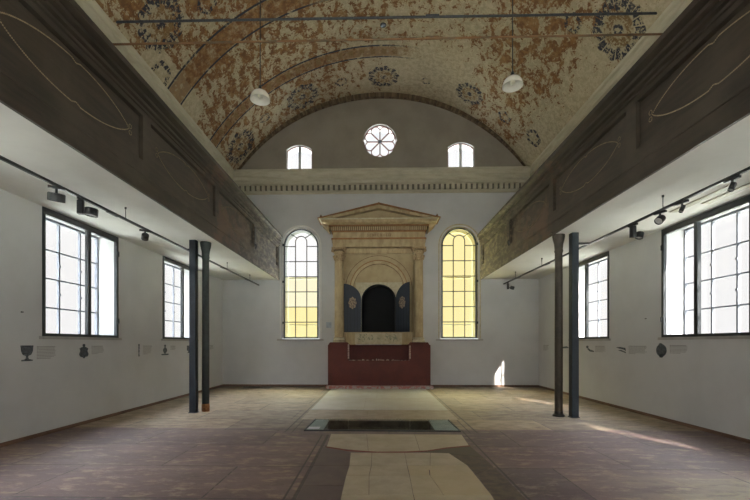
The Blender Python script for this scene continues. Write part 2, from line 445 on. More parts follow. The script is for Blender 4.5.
# brown painted border rib where the vault meets the altar wall
inn = [(.125 + 6.24 * math.sin(t), 3.82 + 6.24 * math.cos(t)) for t in [-.92 + 1.84 * k / 60 for k in range(61)]]
ou = [(.125 + 6.52 * math.sin(t), 3.82 + 6.52 * math.cos(t)) for t in [-.92 + 1.84 * k / 60 for k in range(61)]]
struct(MB().strip(inn, ou, 'y', D - .14, D - .0125).build('trim_arch', 'rib', smooth=True))

# side cornices under the vault
for side, xw, xi in (('left', XL, -4.925), ('right', XR, 5.175)):
    sg = 1 if side == 'left' else -1
    pr = [(xw, 7.62), (xw, 6.95), (xw + sg * .10, 6.95), (xw + sg * .12, 7.08), (xw + sg * .2, 7.1), (xw + sg * .26, 7.2), (xw + sg * .38, 7.26),
          (xi - sg * .05, 7.34), (xi - sg * .05, 7.40), (xi, 7.43), (xi, 7.5), (xi - sg * .12, 7.54), (xi - sg * .12, 7.62)]
    struct(MB().prism(pr, 'y', Y0, D).build('trim_cornice_' + side, 'cornice'))
# back cornice with dentils
pr = [(D, 7.50), (D, 6.74), (D - .03, 6.74), (D - .05, 6.77), (D - .05, 6.80), (D - .09, 6.82), (D - .09, 7.03), (D - .17, 7.05), (D - .19, 7.12), (D - .26, 7.16),
      (D - .26, 7.27), (D - .29, 7.29), (D - .33, 7.40), (D - .35, 7.41), (D - .35, 7.48), (D - .33, 7.50)]
tc = struct(MB().prism(pr, 'x', -4.97, 5.2).build('trim_cornice_back', 'cornice'))
MB().box(-4.97, 5.2, D - .096, D - .09, 6.84, 7.02).build('dentil_shade_strip', 'dentil_shade', tc)  # dark strip between dentils, shade of the gaps put into the colour
db = MB(); k = -4.93
while k < 5.15: db.box(k, k + .100, D - .165, D - .09, 6.84, 7.03); k += .183
tag(db.build('dentil_course', 'cornice', tc))

# gallery decks (their plastered undersides are the aisle ceilings)
for side, x0, x1 in (('left', XL, GL - .02), ('right', GR + .02, XR)):
    struct(MB().box(x0, x1, Y0, D, SOF, SOF + .28).build('ceiling_gallery_' + side, 'soffit'))

# ------------------------------------------------------------------ floor
PX0, PX1, PY0, PY1 = -.93, 1.0, 6.97, 7.78
mb = MB(); wall_cells(mb, 'z', -.25, 0, XL - T, XR + T, Y0 - T, D + T, [(PX0, PX1, PY0, PY1)])
struct(mb.build('floor', 'floor'))
struct(MB().box(-60, 60, -50, 70, -.6, -.3).build('ground', 'ground'))

def slabs(name, polys, m, z=.006, gap=.006, tones=None):
    bm_v = []; bm_f = []; tn = []
    for k, p in enumerate(polys):
        cx = sum(q[0] for q in p) / len(p); cy = sum(q[1] for q in p) / len(p)
        q2 = []
        for q in p:
            dx, dy = cx - q[0], cy - q[1]; L = math.hypot(dx, dy)
            q2.append((q[0] + dx / L * gap, q[1] + dy / L * gap))
        i = len(bm_v); n = len(q2)
        bm_v += [(q[0], q[1], z) for q in q2] + [(q[0], q[1], -.0) for q in q2]
        fs = [tuple(i + j for j in range(n))] + [(i + j, i + (j + 1) % n, i + n + (j + 1) % n, i + n + j) for j in range(n)]
        bm_f += fs; t = tones[k] if tones else random.random(); tn += [t] * len(fs)
    me = bpy.data.meshes.new(name); me.from_pydata(bm_v, [], bm_f)
    bm = bmesh.new(); bm.from_mesh(me); bmesh.ops.recalc_face_normals(bm, faces=bm.faces); bm.to_mesh(me); bm.free()
    at = me.attributes.new('tone', 'FLOAT', 'FACE')
    for j, t in enumerate(tn): at.data[j].value = t
    me.materials.append(M[m]); o = bpy.data.objects.new(name, me); C.objects.link(o); return struct(o)

slabs('floor_sandstone_paving', [
    [(-.76, 6.60), (-.17, 6.60), (-.12, 5.53), (-.73, 5.79)], [(-.17, 6.60), (.62, 6.60), (.60, 5.6), (.02, 5.5), (-.12, 5.53)],
    [(.62, 6.60), (1.39, 6.60), (1.35, 5.89), (.70, 5.6), (.6, 5.6)],
    [(-.36, 5.47), (-.07, 5.48), (-.07, 4.90), (-.34, 4.89)], [(-.07, 5.48), (.38, 5.49), (.37, 4.91), (-.07, 4.90)],
    [(.38, 5.49), (.73, 5.50), (.65, 4.92), (.37, 4.91)], [(.73, 5.50), (.98, 5.48), (1.11, 4.93), (.65, 4.92)],
    [(-.34, 4.89), (-.07, 4.90), (-.09, 4.54), (-.35, 4.53)], [(-.07, 4.90), (.37, 4.91), (.37, 4.55), (-.09, 4.54)],
    [(.37, 4.91), (.50, 4.91), (.62, 4.75), (.60, 4.56), (.37, 4.55)], [(.50, 4.91), (1.11, 4.93), (1.12, 4.66), (.62, 4.75)], [(.62, 4.75), (1.12, 4.66), (1.12, 4.57), (.6, 4.56)],
    [(-.35, 4.53), (-.09, 4.54), (-.08, 3.95), (-.35, 3.94)], [(-.09, 4.54), (.37, 4.55), (.36, 3.96), (-.08, 3.95)],
    [(.37, 4.55), (.60, 4.56), (.66, 3.97), (.36, 3.96)], [(.60, 4.56), (1.12, 4.57), (1.13, 3.98), (.66, 3.97)],
    [(-.35, 3.94), (.36, 3.96), (.36, 3.2), (-.35, 3.2)], [(.36, 3.96), (1.13, 3.98), (1.10, 3.2), (.36, 3.2)]], 'sand',
    tones=[.1, .3, .5, .2, .1, .2, .3, .4, .2, .9, .8, 1, .3, .1, .6, .9, .3, .5])
slabs('floor_maroon_strip', [[(-.775, 5.78), (-.36, 5.47), (-.34, 4.89), (-.775, 4.88)], [(-.775, 4.88), (-.34, 4.89), (-.35, 4.2), (-.775, 4.2)],
    [(-.775, 4.2), (-.35, 4.2), (-.35, 3.2), (-.775, 3.2)]], 'maroonslab', .005, .004)
slabs('floor_brown_border', [[(.60, 5.54), (1.0, 5.77), (1.36, 5.89), (1.40, 5.30), (1.0, 5.45), (.73, 5.52)], [(1.0, 5.45), (1.40, 5.30), (1.42, 4.88), (1.13, 4.60), (1.11, 4.93)],
    [(1.13, 4.60), (1.42, 4.88), (1.44, 3.2), (1.11, 3.2), (1.13, 3.98)]], 'darkslab', .004, .008, [1, .4, .2])
slabs('floor_grey_paving', [[(-1.50, 11.0), (0, 11.0), (0, 13.3), (-1.50, 13.3)], [(0, 11.0), (1.6, 11.0), (1.6, 13.3), (0, 13.3)],
    [(-1.50, 9.0), (-.3, 9.0), (-.3, 11.0), (-1.50, 11.0)], [(-.3, 9.0), (1.6, 9.0), (1.6, 11.0), (-.3, 11.0)]], 'paleslab', .005, .004, [.0, .05, .6, .7])
slabs('floor_tan_paving', [[(-1.5, 7.86), (-.2, 7.86), (-.2, 8.98), (-1.5, 8.98)], [(-.2, 7.86), (1.6, 7.86), (1.6, 8.98), (-.2, 8.98)]], 'tanslab', .004, .004)
# red hairline arc where the paving changes
pts = [(-.74, 5.77), (-.4, 5.58), (0, 5.50), (.4, 5.52), (.7, 5.58), (1.0, 5.75), (1.36, 5.88)]
mbb = MB(); mbb.strip([(p[0], p[1] - .012) for p in pts], [(p[0], p[1] + .018) for p in pts], 'z', 0, .0095)
struct(mbb.build('trim_red_joint', mat('red_joint', (.22, .07, .05), None, 20, .8)))

# glazed pit
t = empty('glazed_floor_pit', (0, 0, 0)); tag(t, 'glass plate in the floor over a dark excavated pit in the middle aisle', 'floor window')
mb = MB(); w = .02
mb.box(PX0, PX1, PY0, PY1, -.72, -.70); mb.box(PX0, PX0 + w, PY0, PY1, -.70, -.005); mb.box(PX1 - w, PX1, PY0, PY1, -.70, -.005)
mb.box(PX0 + w, PX1 - w, PY0, PY0 + w, -.70, -.005); mb.box(PX0 + w, PX1 - w, PY1 - w, PY1, -.70, -.005)
mb.build('pit_wall', 'pit', t)
rb = MB()
for k in range(170):
    x = random.uniform(PX0 + .1, PX1 - .1); y = random.uniform(PY0 + .3, PY1 - .08); r = random.uniform(.03, .075)
    zt = -.70 + (y - PY0) * .6 * random.uniform(.6, 1) 
    st = len(rb.v); rb.lathe([(r * .5, -r * .6), (r, -.1 * r), (r * .85, r * .4), (r * .3, r * .8)], 0, 0, 6)
    rb.xf(Matrix.Translation((x, y, zt)) @ Matrix.Rotation(random.random() * 3, 4, 'X') @ Matrix.Rotation(random.random() * 3, 4, 'Y'), st)
o = rb.build('rubble', 'rubble', t); o['kind'] = 'stuff'
MB().prism([(-1.23, 6.84), (PX0 - .002, 6.84), (PX0 - .002, 7.81), (-1.19, 7.81)], 'z', .001, .010).build('ledge', 'ledge', t)
MB().prism([(PX1 + .002, 6.84), (1.40, 6.84), (1.37, 7.81), (PX1 + .002, 7.81)], 'z', .001, .010).build('ledge', 'ledge', t)
MB().prism([(-1.24, 6.83), (1.41, 6.83), (1.38, 7.82), (-1.20, 7.82)], 'z', .012, .024).build('glass_plate', 'pit_glass', t)
e = MB()
e.prism([(-1.25, 6.815), (1.42, 6.815), (1.41, 6.83), (-1.24, 6.83)], 'z', .001, .024).prism([(1.41, 6.83), (1.42, 6.815), (1.395, 7.83), (1.38, 7.82)], 'z', .001, .024)
e.prism([(-1.25, 6.815), (-1.24, 6.83), (-1.20, 7.82), (-1.215, 7.83)], 'z', .001, .024).build('edge_frame', 'vent', t)
o = MB().prism([(-1.21, 6.88), (-1.0, 6.88), (-1.0, 7.05), (-1.2, 7.05)], 'z', .0245, .028).build('label_card', 'card')
tag(o, 'small white caption card lying on the corner of the floor glass', 'card')
o = MB().box(-4.5, -3.6, 13.33, 13.45, 0.001, .012); 
for k in range(30): o.box(-4.49 + k * .03, -4.475 + k * .03, 13.34, 13.44, .012, .016)
tag(o.build('floor_vent', 'vent'), 'long dark metal grille let into the floor near the altar wall', 'vent')

# ------------------------------------------------------------------ windows (structure)
def side_window(n, side, y0, y1, vert, upper=False):
    sg = -1 if side == 'left' else 1; xi = XL if side == 'left' else XR
    w = struct(empty('window_%d' % n, (xi, y0, ZW0)))
    L, H = y1 - y0, ZW1 - ZW0
    def bx(mb, a, b, u0, u1, z0, z1): return mb.box(min(sg * a, sg * b), max(sg * a, sg * b), u0, u1, z0, z1)
    # old outer casement with fine glazing bars, at the outer face of the wall
    f = MB(); a, b = T - .07, T - .01
    for q in ((0, .035, 0, H), (L - .035, L, 0, H), (.035, L - .035, 0, .04), (.035, L - .035, H - .04, H)): bx(f, a, b, *q)
    of = f.build('outer_frame', 'muntin', w)
    g = MB()
    for v in vert: bx(g, a + .01, b - .01, v - .016, v + .016, .04, H - .04)
    for z in (.52, 1.04, 1.55): bx(g, a + .014, b - .014, .035, L - .035, z - .013, z + .013)
    for v in vert:
        for z in (.78, 1.3): bx(g, a - .005, a + .01, v - .02, v + .02, z - .02, z + .02)
    g.build('glazing_bars', 'muntin', of)
    p = MB(); bx(p, T - .036, T - .032, .035, L - .035, .04, H - .04); p.build('outer_glass', 'glass', w)
    # dark steel inner window flush with the wall
    f = MB(); a, b = -.02, .04
    for q in ((0, .05, 0, H), (L - .06, L, 0, H), (.05, L - .06, 0, .05), (.05, L - .06, H - .11, H)): bx(f, a, b, *q)
    inf = f.build('inner_frame', 'frame', w)
    bx(MB(), a - .005, b, L / 2 + .06, L / 2 + .14, .05, H - .11).build('mullion', 'frame', w)
    for z in (.35, 1.75): bx(MB(), -.045, -.02, L - .035, L - .01, z - .05, z + .05).build('hinge', 'frame', inf)
    p = MB(); bx(p, .012, .016, .05, L - .06, .05, H - .11); p.build('inner_glass', 'glass', w)
    s = MB(); bx(s, -.05, T - .08, -.06, L + .06, -.05, 0); s.build('window_sill', 'sill', w)
    return w
n = 1
for i, (a, b) in enumerate(WIN['left'][:3]): side_window(n, 'left', a, b, (.40, .88, 1.40)); n += 1
for i, (a, b) in enumerate(WIN['right'][:3]): side_window(n, 'right', a, b, (.27, .75, 1.26)); n += 1

def arched_window(n, c, mats):
    w = struct(empty('window_%d' % n, (c, D, 1.68)))
    hw, sp = .61, ASP - 1.68
    Y = .06
    def outline(r): return [(r, 0)] + arc(0, sp, r, 0, PI, 24) + [(-r, 0)]
    # splayed reveal
    mb = MB(); o1, o2 = outline(.70), outline(.62)
    for k in range(len(o1) - 1):
        p, q, r, s = o1[k], o1[k + 1], o2[k + 1], o2[k]
        mb.face([(p[0], -.012, p[1]), (q[0], -.012, q[1]), (r[0], Y + .05, r[1]), (s[0], Y + .05, s[1])])
    mb.strip(outline(.70), outline(.735), 'y', -.014, .0)
    mb.build('reveal', 'white' if c < 0 else 'ark_pale', w)
    mb = MB(); mb.strip(outline(.615), outline(.568), 'y', Y, Y + .05); mb.box(-.568, .568, Y, Y + .05, 0, .045)
    fr = mb.build('iron_frame', 'frame', w)
    g = MB(); y0, y1 = Y + .012, Y + .038; r = .0145
    for x in (-.2, .2): g.box(x - r, x + r, y0, y1, .045, sp + .16)
    z = sp
    rows = [sp - .535 * k for k in range(0, 6)]
    for z in rows[1:]: g.box(-.575, .575, y0, y1, z - r, z + r)
    g.box(-.575, -.2, y0, y1, sp - r, sp + r).box(.2, .575, y0, y1, sp - r, sp + r)
    a1 = arc(0, sp + .16, .2 + r, 0, PI, 12); a2 = arc(0, sp + .16, .2 - r, 0, PI, 12); g.strip(a2, a1, 'y', y0, y1)
    for s in (-1, 1):
        p = Vector((s * .15, 0, sp + .30)); q = Vector((s * .41, 0, sp + .42))
        d = Vector((s * .2 * .707, 0, sp + .16 + .2 * .707)); e = Vector((s * .575 * .64, 0, sp + .575 * .77))
        u = (e - d).normalized(); nn = Vector((-u.z, 0, u.x)) * r
        g.prism([((d + nn).x, (d + nn).z), ((e + nn).x, (e + nn).z), ((e - nn).x, (e - nn).z), ((d - nn).x, (d - nn).z)], 'y', y0, y1)
    g.build('glazing_bars', 'arch_muntin', fr)
    # coloured glass, tint given per row
    zs = [.045] + [rows[k] for k in (5, 4, 3, 2, 1, 0)]
    for k in range(6):
        MB().box(-.575, .575, Y + .022, Y + .027, zs[k], zs[k + 1]).build('glass_panel', mats[k], w)
    MB().prism(arc(0, sp, .575, 0, PI, 24), 'y', Y + .022, Y + .027).build('glass_panel', mats[6], w)
    # outer storm frame seen through the panes
    g = MB(); g.strip(outline(.655), outline(.545), 'y', T - .06, T - .01); g.box(-.54, .54, T - .06, T - .01, 0, .08)
    g.box(-.5, .5, T - .06, T - .01, rows[2] - .03, rows[2] + .03)
    g.box(-.5, .5, T - .06, T - .01, rows[5] - .10, rows[5] - .06)
    g.build('outer_frame', 'white', w)
    for z in (.55, 2.0, 3.3): MB().box(*sorted((.6 * (1 if c > 0 else -1), .66 * (1 if c > 0 else -1))), Y - .03, Y + .02, z - .04, z + .04).build('hinge', 'frame', fr)
    MB().box(-.82, .80, -.09, .05, -.08, -.02).build('window_sill', 'sill', w)
arched_window(7, AW[0][0], ['yellow', 'yellow', 'pale_yellow', 'pale_yellow', 'glass', 'glass', 'glass'])  # clearer upper rows put the brighter sky behind into the glass colour
arched_window(8, AW[1][0], ['yellow', 'yellow', 'yellow', 'yellow', 'yellow', 'yellow', 'yellow'])

# rose window
w = struct(empty('window_9', (.105, D, 8.6))); g = MB(); r = .019
g.strip(arc(0, 0, .575, 0, 2 * PI, 48), arc(0, 0, .545, 0, 2 * PI, 48), 'y', .08, .12)
for k in range(8):
    a = k * PI / 4; u = Vector((math.cos(a), 0, math.sin(a))); nn = Vector((-u.z, 0, u.x)) * r
    d, e = u * .05, u * .42
    g.prism([((d + nn).x, (d + nn).z), ((e + nn).x, (e + nn).z), ((e - nn).x, (e - nn).z), ((d - nn).x, (d - nn).z)], 'y', .085, .115)
    am = a + PI / 8; cc = (.385 * math.cos(am), .385 * math.sin(am)); rr = .158
    g.strip(arc(cc[0], cc[1], rr - r * .8, am - PI * .56, am + PI * .56, 14), arc(cc[0], cc[1], rr + r * .8, am - PI * .56, am + PI * .56, 14), 'y', .085, .115)
g.build('tracery', 'rose_muntin', w)
MB().prism(arc(0, 0, .065, 0, 2 * PI, 16)[:-1], 'y', .07, .125).build('boss', 'muntin', w)
MB().prism(arc(0, 0, .56, 0, 2 * PI, 48)[:-1], 'y', .098, .101).build('glass_panel', 'glass', w)
for n, x0, x1, z1 in ((10, -3.17, -2.28, 8.5), (11, 2.47, 3.37, 8.52)):
    w = struct(empty('window_%d' % n, ((x0 + x1) / 2, D, 7.5))); h = (x1 - x0) / 2
    f = MB()
    top = lambda t: z1 - 7.5 - .02 - .17 * t * t
    ts = [1 - 2 * k / 12 for k in range(13)]
    f.strip([(h * t, top(t)) for t in ts], [(h * t * .96, top(t) - .03) for t in ts], 'y', .06, .10)
    f.box(-h, -h + .025, .06, .10, 0, top(1)).box(h - .025, h, .06, .10, 0, top(1))
    f.build('frame', 'rose_muntin', w)
    MB().prism([(h * t, top(t)) for t in ts] + [(-h, 0), (h, 0)], 'y', .078, .081).build('glass_panel', 'glass', w)

# ------------------------------------------------------------------ gallery parapets
def parapet(side):
    g0 = GL if side == 'left' else GR; sg = 1 if side == 'left' else -1       # sg: towards the nave
    t = empty('gallery_parapet', (g0, 0, SOF))
    tag(t, 'long dark brown panelled gallery front above the %s side windows' % side, 'gallery')
    P = [(-2.0, .5), (.70, 3.10), (3.30, 5.81), (6.02, 8.46), (8.67, 11.18), (11.40, 13.80)] if side == 'left' else \
        [(-2.1, .4), (.62, 3.0), (3.20, 5.66), (5.88, 8.27), (8.48, 10.93), (11.14, 13.75)]
    def bx(mb, a, b, y0, y1, z0, z1): return mb.box(min(sg * a, sg * b), max(sg * a, sg * b), y0, y1, z0 - SOF, z1 - SOF)
    mb = MB()
    ys = [Y0] + [v for p in P for v in p] + [D - .012]
    for k in range(0, len(ys), 2): bx(mb, -.10, 0, ys[k], ys[k + 1], 4.2, 4.86)      # stiles
    bx(mb, -.10, 0, Y0, D - .012, SOF + .003, 4.2); bx(mb, -.10, 0, Y0, D - .012, 4.86, 5.2)  # rails
    mb.build('framework', 'wood', t)
    mb = MB(); bx(mb, 0, .018, Y0, D - .012, SOF - .02, 3.80); bx(mb, 0, .012, Y0, D - .012, 3.985, 4.005); bx(mb, -.018, 0, Y0, D - .012, SOF - .02, SOF + .003)
    mb.build('bottom_moulding', 'wood', t)
    pr = [(0, 4.93), (.03, 4.93), (.03, 4.965), (0, 4.975), (0, 4.995), (.045, 5.005), (.045, 5.05), (.015, 5.06), (.015, 5.08), (.075, 5.09), (.075, 5.135), (.045, 5.145),
          (.045, 5.165), (.13, 5.19), (.13, 5.27), (.11, 5.28), (-.16, 5.28), (-.16, 5.2), (-.02, 5.2)]
    MB().prism([(sg * p[0], p[1] - SOF) for p in pr], 'y', Y0, D - .012).build('handrail_cornice', 'wood', t)
    bx(MB(), -.115, -.10, Y0, D - .012, 4.1, 4.95).build('back_board', 'wood', t)
    for (a, b) in P:                 # panels float in the frame with an open groove around them
        mb = MB(); bx(mb, -.07, -.045, a + .022, b - .022, 4.222, 4.838)
        pn = mb.build('panel', 'wood', t)
        # painted cartouche: beaded pointed oval, nicked in the middle
        if a > 3:
            c = (a + b) / 2 + (.0); hl = (b - a) / 2 - .27; hh = .255; d = MB()
            def pt(u, s):
                x = hl * u; z = s * hh * (1 - abs(u) ** 2.1) ** .8
                if abs(u) < .07: z += s * .03 * (1 - abs(u) / .07) * -1
                return (c + x, 4.53 - SOF + z)
            N = 105 if a < 8 else 80
            last = None
            for s in (-1, 1):
                for k in range(N + 1):
                    u = -1 + 2 * k / N
                    p = pt(u, s); r = .0062
                    d.box(*(sorted((sg * -.046, sg * -.040))), p[0] - r * 1.1, p[0] + r * 1.1, p[1] - r, p[1] + r)
            for s in (-1, 1):        # little scrolls at the tips
                for sz in (-1, 1):
                    pts = [(sg * -.042, c + s * (hl + .035 + .03 * math.cos(w_)), 4.53 - SOF + sz * (.045 + .03 * math.sin(w_))) for w_ in [k * .5 for k in range(13)]]
                    d.tube(pts, .004, 4)
            d.build('painted_cartouche', 'gold' if a < 5 else 'gold_worn', pn)
    return t
parapet('left'); parapet('right')
for x, y, sg, nm in ((GL, 11.20, 1, 'left'), (GR, 10.95, -1, 'right')):
    mb = MB(); mb.box(*sorted((sg * .002, sg * .014)), -.015, .015, -.28, .28)
    mb.tube([(sg * .03, 0, -.22), (sg * .045, 0, -.27), (sg * .03, 0, -.34), (sg * .012, 0, -.36)], .022, 8)
    o = mb.build('iron_hook', 'black'); o.location = (x, y, 4.52)
    tag(o, 'small black iron hook strap on the %s gallery front near the altar end' % nm, 'hook')

# ------------------------------------------------------------------ posts
def steel_post(x, y, lab):
    t = empty('steel_post', (x, y, 0)); tag(t, lab, 'post')
    MB().box(-.07, .07, -.07, .07, .012, SOF + .02).build('shaft', 'steel', t, bevel=.006)
    MB().box(-.085, .085, -.085, .085, 0, .012).build('foot_plate', 'steel', t)
    MB().box(-.085, .085, -.085, .085, SOF + .014, SOF + .028).build('head_plate', 'steel', t)
    return t
steel_post(-3.985, 8.60, 'square dark steel post under the left gallery')
steel_post(4.0, 8.24, 'square dark steel post under the right gallery')
def round_post(x, y, lab, m, left):
    t = empty('cast_iron_column', (x, y, 0)); tag(t, lab, 'column')
    MB().lathe([(.078, .10), (.078, 1.5), (.075, 2.6), (.073, 3.38)], n=24).build('shaft', m, t, smooth=True)
    MB().lathe([(.073, 3.36), (.085, 3.40), (.078, 3.44), (.088, 3.55), (.115, 3.66), (.12, 3.70), (.12, 3.745)], n=24).build('capital', m, t, smooth=True)
    MB().box(-.19, .19, -.10, .10, SOF + .012, SOF + .028).build('head_plate', m, t)
    if left: tag(MB().lathe([(.084, .0), (.084, .15), (.079, .16), (.078, .17)], n=24).build('base_ring', 'rust', t, smooth=True), 'rusted orange base ring')
    else: MB().lathe([(.12, 0), (.12, .03), (.085, .06), (.082, .11)], n=24).build('base_ring', 'black', t, smooth=True)
round_post(-3.80, 8.78, 'round green-black iron column with rusty foot under the left gallery', 'iron', True)
round_post(3.75, 8.36, 'round brownish iron column with flared head under the right gallery', 'iron_brown', False)

# ------------------------------------------------------------------ lighting tracks
def track(x, z, y1, hang, lab, brx, bry):
    t = empty('lighting_track', (x, 0, z)); tag(t, lab, 'lighting track')
    MB().box(-.018, .018, Y0 + .3, y1, -.017, .017).build('rail', 'black', t)
    for y in hang:
        MB().tube([(0, y, .015), (0, y, SOF + .03 - z)], .006, 6).build('hanger_rod', 'black', t)
        MB().lathe([(.016, SOF - .03 - z), (.016, SOF + .03 - z)], 0, y, 12).build('hanger_cap', 'black', t)
    for y in hang: MB().box(-.022, .022, y - .45, y - .2, -.028, -.015).build('joint_cover', 'black', t)
    sg = 1 if brx > x else -1
    MB().box(*sorted((sg * .015, brx - x)), bry - .02, bry + .02, -.02, .02).build('post_bracket', 'black', t)
track(-4.13, 3.54, 13.9, (-1.5, 2.0, 6.47, 10.93, 12.9), 'long black lighting track hung under the left gallery', -4.055, 8.60)
track(4.32, 3.53, 13.75, (-1.5, 1.8, 6.16, 10.6, 12.6), 'long black lighting track hung under the right gallery', 4.07, 8.24)

def spot(x, y, z, rz, lab, kind='box', tilt=.25, r=.07):
    t = empty('track_spotlight', (x, y, z), rz); tag(t, lab, 'spotlight', 'spotlights on the lighting tracks')
    MB().box(-.016, .016, -.09, .09, .0, .03).build('track_adapter', 'black', t)
    if kind == 'box':
        MB().box(-.037, .037, -.037, .037, -.19, .0).build('driver_box', 'black', t, bevel=.004)
        MB().tube([(.03, 0, -.13), (.10, 0, -.13)], .012, 8).build('swivel_arm', 'black', t)
        c = Vector((.13, 0, -.15))
    else:
        MB().tube([(0, 0, 0), (0, 0, -.03 - r * .3)], .014, 8).build('swivel_arm', 'black', t)
        c = Vector((0, 0, -.06 - r * .5))
    mx = Matrix.Translation(c) @ Matrix.Rotation(tilt, 4, 'Y')
    h = MB().lathe([(r * .93, .05), (r, .04), (r, -.05), (r * .88, -.05), (r * .85, -.035)], n=24, cap=False)
    h.lathe([(.001, .05), (r * .93, .05)], n=24, cap=False).xf(mx)
    hd = h.build('lamp_head', 'black', t, smooth=True)
    MB().lathe([(.001, -.033), (r * .87, -.035)], n=24, cap=False).lathe([(.001, -.030), (r * .87, -.030)], n=24, cap=False).xf(mx).build('lens', 'lens', hd)
    return t
LZ, RZ = 3.492, 3.482
spot(-4.13, 5.05, LZ, PI * .75, 'black drum spotlight nearest the camera on the left track', 'drum', -.35, .095)
spot(-4.13, 5.47, LZ, .3, 'black spotlight with box driver beside the nearest drum on the left track', 'box', .1, .085)
spot(-4.13, 7.02, LZ, -.9, 'black spotlight on the left track between the two left windows', 'drum', .9, .06)
spot(4.32, 13.31, RZ, -.3, 'black spotlight at the altar end of the right track', 'box', .3, .07)
spot(4.32, 6.87, RZ, .2, 'black spotlight with tall box driver on the right track beside the big window', 'box', .3, .06)
spot(4.32, 6.22, RZ, .4, 'small black spotlight just below a hanger on the right track', 'drum', .9, .06)
spot(4.32, 5.78, RZ, .2, 'small clip spotlight on the right track before the ceiling strips', 'drum', .5, .028)
spot(4.32, 4.98, RZ, .2, 'small spotlight at the right track nearest the right picture edge', 'drum', .5, .032)

for x, ya, yb, lab in ((5.03, 5.78, 6.95, 'pale slim ceiling light strip nearer the right gallery edge'), (5.25, 5.3, 6.55, 'pale slim ceiling light strip closest to the right window')):
    t = empty('ceiling_light_strip', (x, ya, SOF + .03)); tag(t, lab, 'light strip')
    MB().box(-.068, .068, 0, yb - ya, -.035, 0).build('housing', 'strip', t)
    MB().box(-.058, .058, .02, yb - ya - .02, -.045, -.034).build('diffuser', 'strip', t)

# ------------------------------------------------------------------ pendant lamps
def pendant(x, y, z, lab):
    t = empty('pendant_lamp', (x, y, z)); tag(t, lab, 'pendant lamp')
    top = VCZ + math.sqrt(VR ** 2 - (x - VCX) ** 2)
    prof = [(.03, .19), (.035, .165), (.09, .15), (.15, .11), (.19, .05), (.205, -.01), (.208, -.04), (.202, -.04), (.198, -.01), (.183, .045), (.145, .10), (.085, .137), (.03, .15)]
    MB().lathe(prof, n=36, cap=False).build('glass_shade', 'opal', t, smooth=True)
    MB().lathe([(.005, -.015), (.035, -.005), (.05, .03), (.042, .07), (.02, .11), (.015, .13)], n=20).build('bulb', 'opal', t, smooth=True)
    MB().lathe([(.012, .28), (.03, .25), (.034, .17), (.030, .12), (.022, .12)], n=16).build('lamp_holder', 'black', t, smooth=True)
    MB().tube([(0, 0, .26), (0, 0, top - z - .04)], .011, 6).build('cable', 'cable', t)
    MB().lathe([(.05, top - z + .01), (.045, top - z - .03), (.02, top - z - .06)], n=16).build('ceiling_rose', 'black', t, smooth=True)
pendant(-2.47, 8.4, 6.69, 'opal glass pendant lamp hanging on the left side of the vault')
pendant(2.82, 8.4, 6.89, 'opal glass pendant lamp hanging on the right side of the vault')

# tie rods
YUL, ZUL, YUR, ZUR = 7.40, 7.55, 7.49, 7.57
YLL, ZLL, YLR, ZLR = 7.40, 7.13, 7.51, 7.20
for nm, z0, z1, y0, y1, m, xa, xb, lab in (('tie_rod', ZUL, ZUR, YUL, YUR, 'rod_dark', -4.93, 5.18, 'upper dark iron tie rod spanning below the vault'),
                           ('tie_rod', ZLL, ZLR, YLL, YLR, 'rod_rust', XL, XR, 'lower rust brown tie rod spanning below the vault')):
    t = empty(nm, (0, 0, 0)); tag(t, lab, 'tie rod')
    MB().tube([(xa - .05, y0, z0), (xb + .05, y1, z1)], .022 if m == 'rod_dark' else .020, 10).build('rod', m, t, smooth=True)
    MB().tube([(.9, (y0 + y1) / 2 - .01, (z0 + z1) / 2), (1.15, (y0 + y1) / 2 - .014, (z0 + z1) / 2)], .032, 10).build('turnbuckle', m, t, smooth=True)
o = MB().lathe([(.001, -.015), (.075, -.015), (.085, .0), (.085, .03)], n=24, cap=False).build('vault_vent', 'black'); o.location = (.17, 10.93, VCZ + VR - .01)
tag(o, 'small round black vent hole at the crown of the vault', 'vent')

# ------------------------------------------------------------------ the ark
A = empty('torah_ark', (NC, D, 0)); tag(A, 'cream and red aedicule ark with columns, pediment and open navy doors', 'ark')
def ya(d): return -d                     # d = distance in front of the wall
def ab(mb, x0, x1, d0, d1, z0, z1): return mb.box(x0, x1, -d1, -d0, z0, z1)
# red base with the niche
mb = MB()
ab(mb, -1.72, -1.02, .012, .50, .085, 1.45); ab(mb, 1.04, 1.74, .012, .50, .085, 1.45); ab(mb, -1.02, 1.04, .012, .50, .085, .93); ab(mb, -1.02, 1.04, .012, .10, .93, 1.45)
rb = mb.build('base', 'red', A)
for s in (-1, 1):
    c = s * 1.355
    MB().prism([(c - .36, 1.45), (c + .36, 1.45), (c + .30, 1.54), (c - .30, 1.54)], 'y', -.48, -.05).build('column_plinth', 'red', A)
# ragged plaster along the broken niche edge
ch = MB(); x = -1.0
while x < 1.02:
    w_ = random.uniform(.03, .12); h_ = random.uniform(.008, .03) * (2.0 if -.6 < x < .5 else .6)
    ch.prism([(x, .925), (x + w_, .93), (x + w_ * .8, .93 + h_ * .7), (x + w_ * .3, .93 + h_)], 'y', -.505, -.40); x += w_ * random.uniform(.8, 1.8)
for s in (-1.03, 1.045):
    z = .98
    while z < 1.43:
        h_ = random.uniform(.04, .1); ch.prism([(s - .02, z), (s + .03, z + .01), (s + .025, z + h_), (s - .015, z + h_ * .9)], 'y', -.505, -.42); z += h_
ch.build('broken_edge', 'plaster_chip', rb)
MB().box(-1.76, 1.80, -.78, -.0125, 0, .085).build('step', 'stain_red', A)
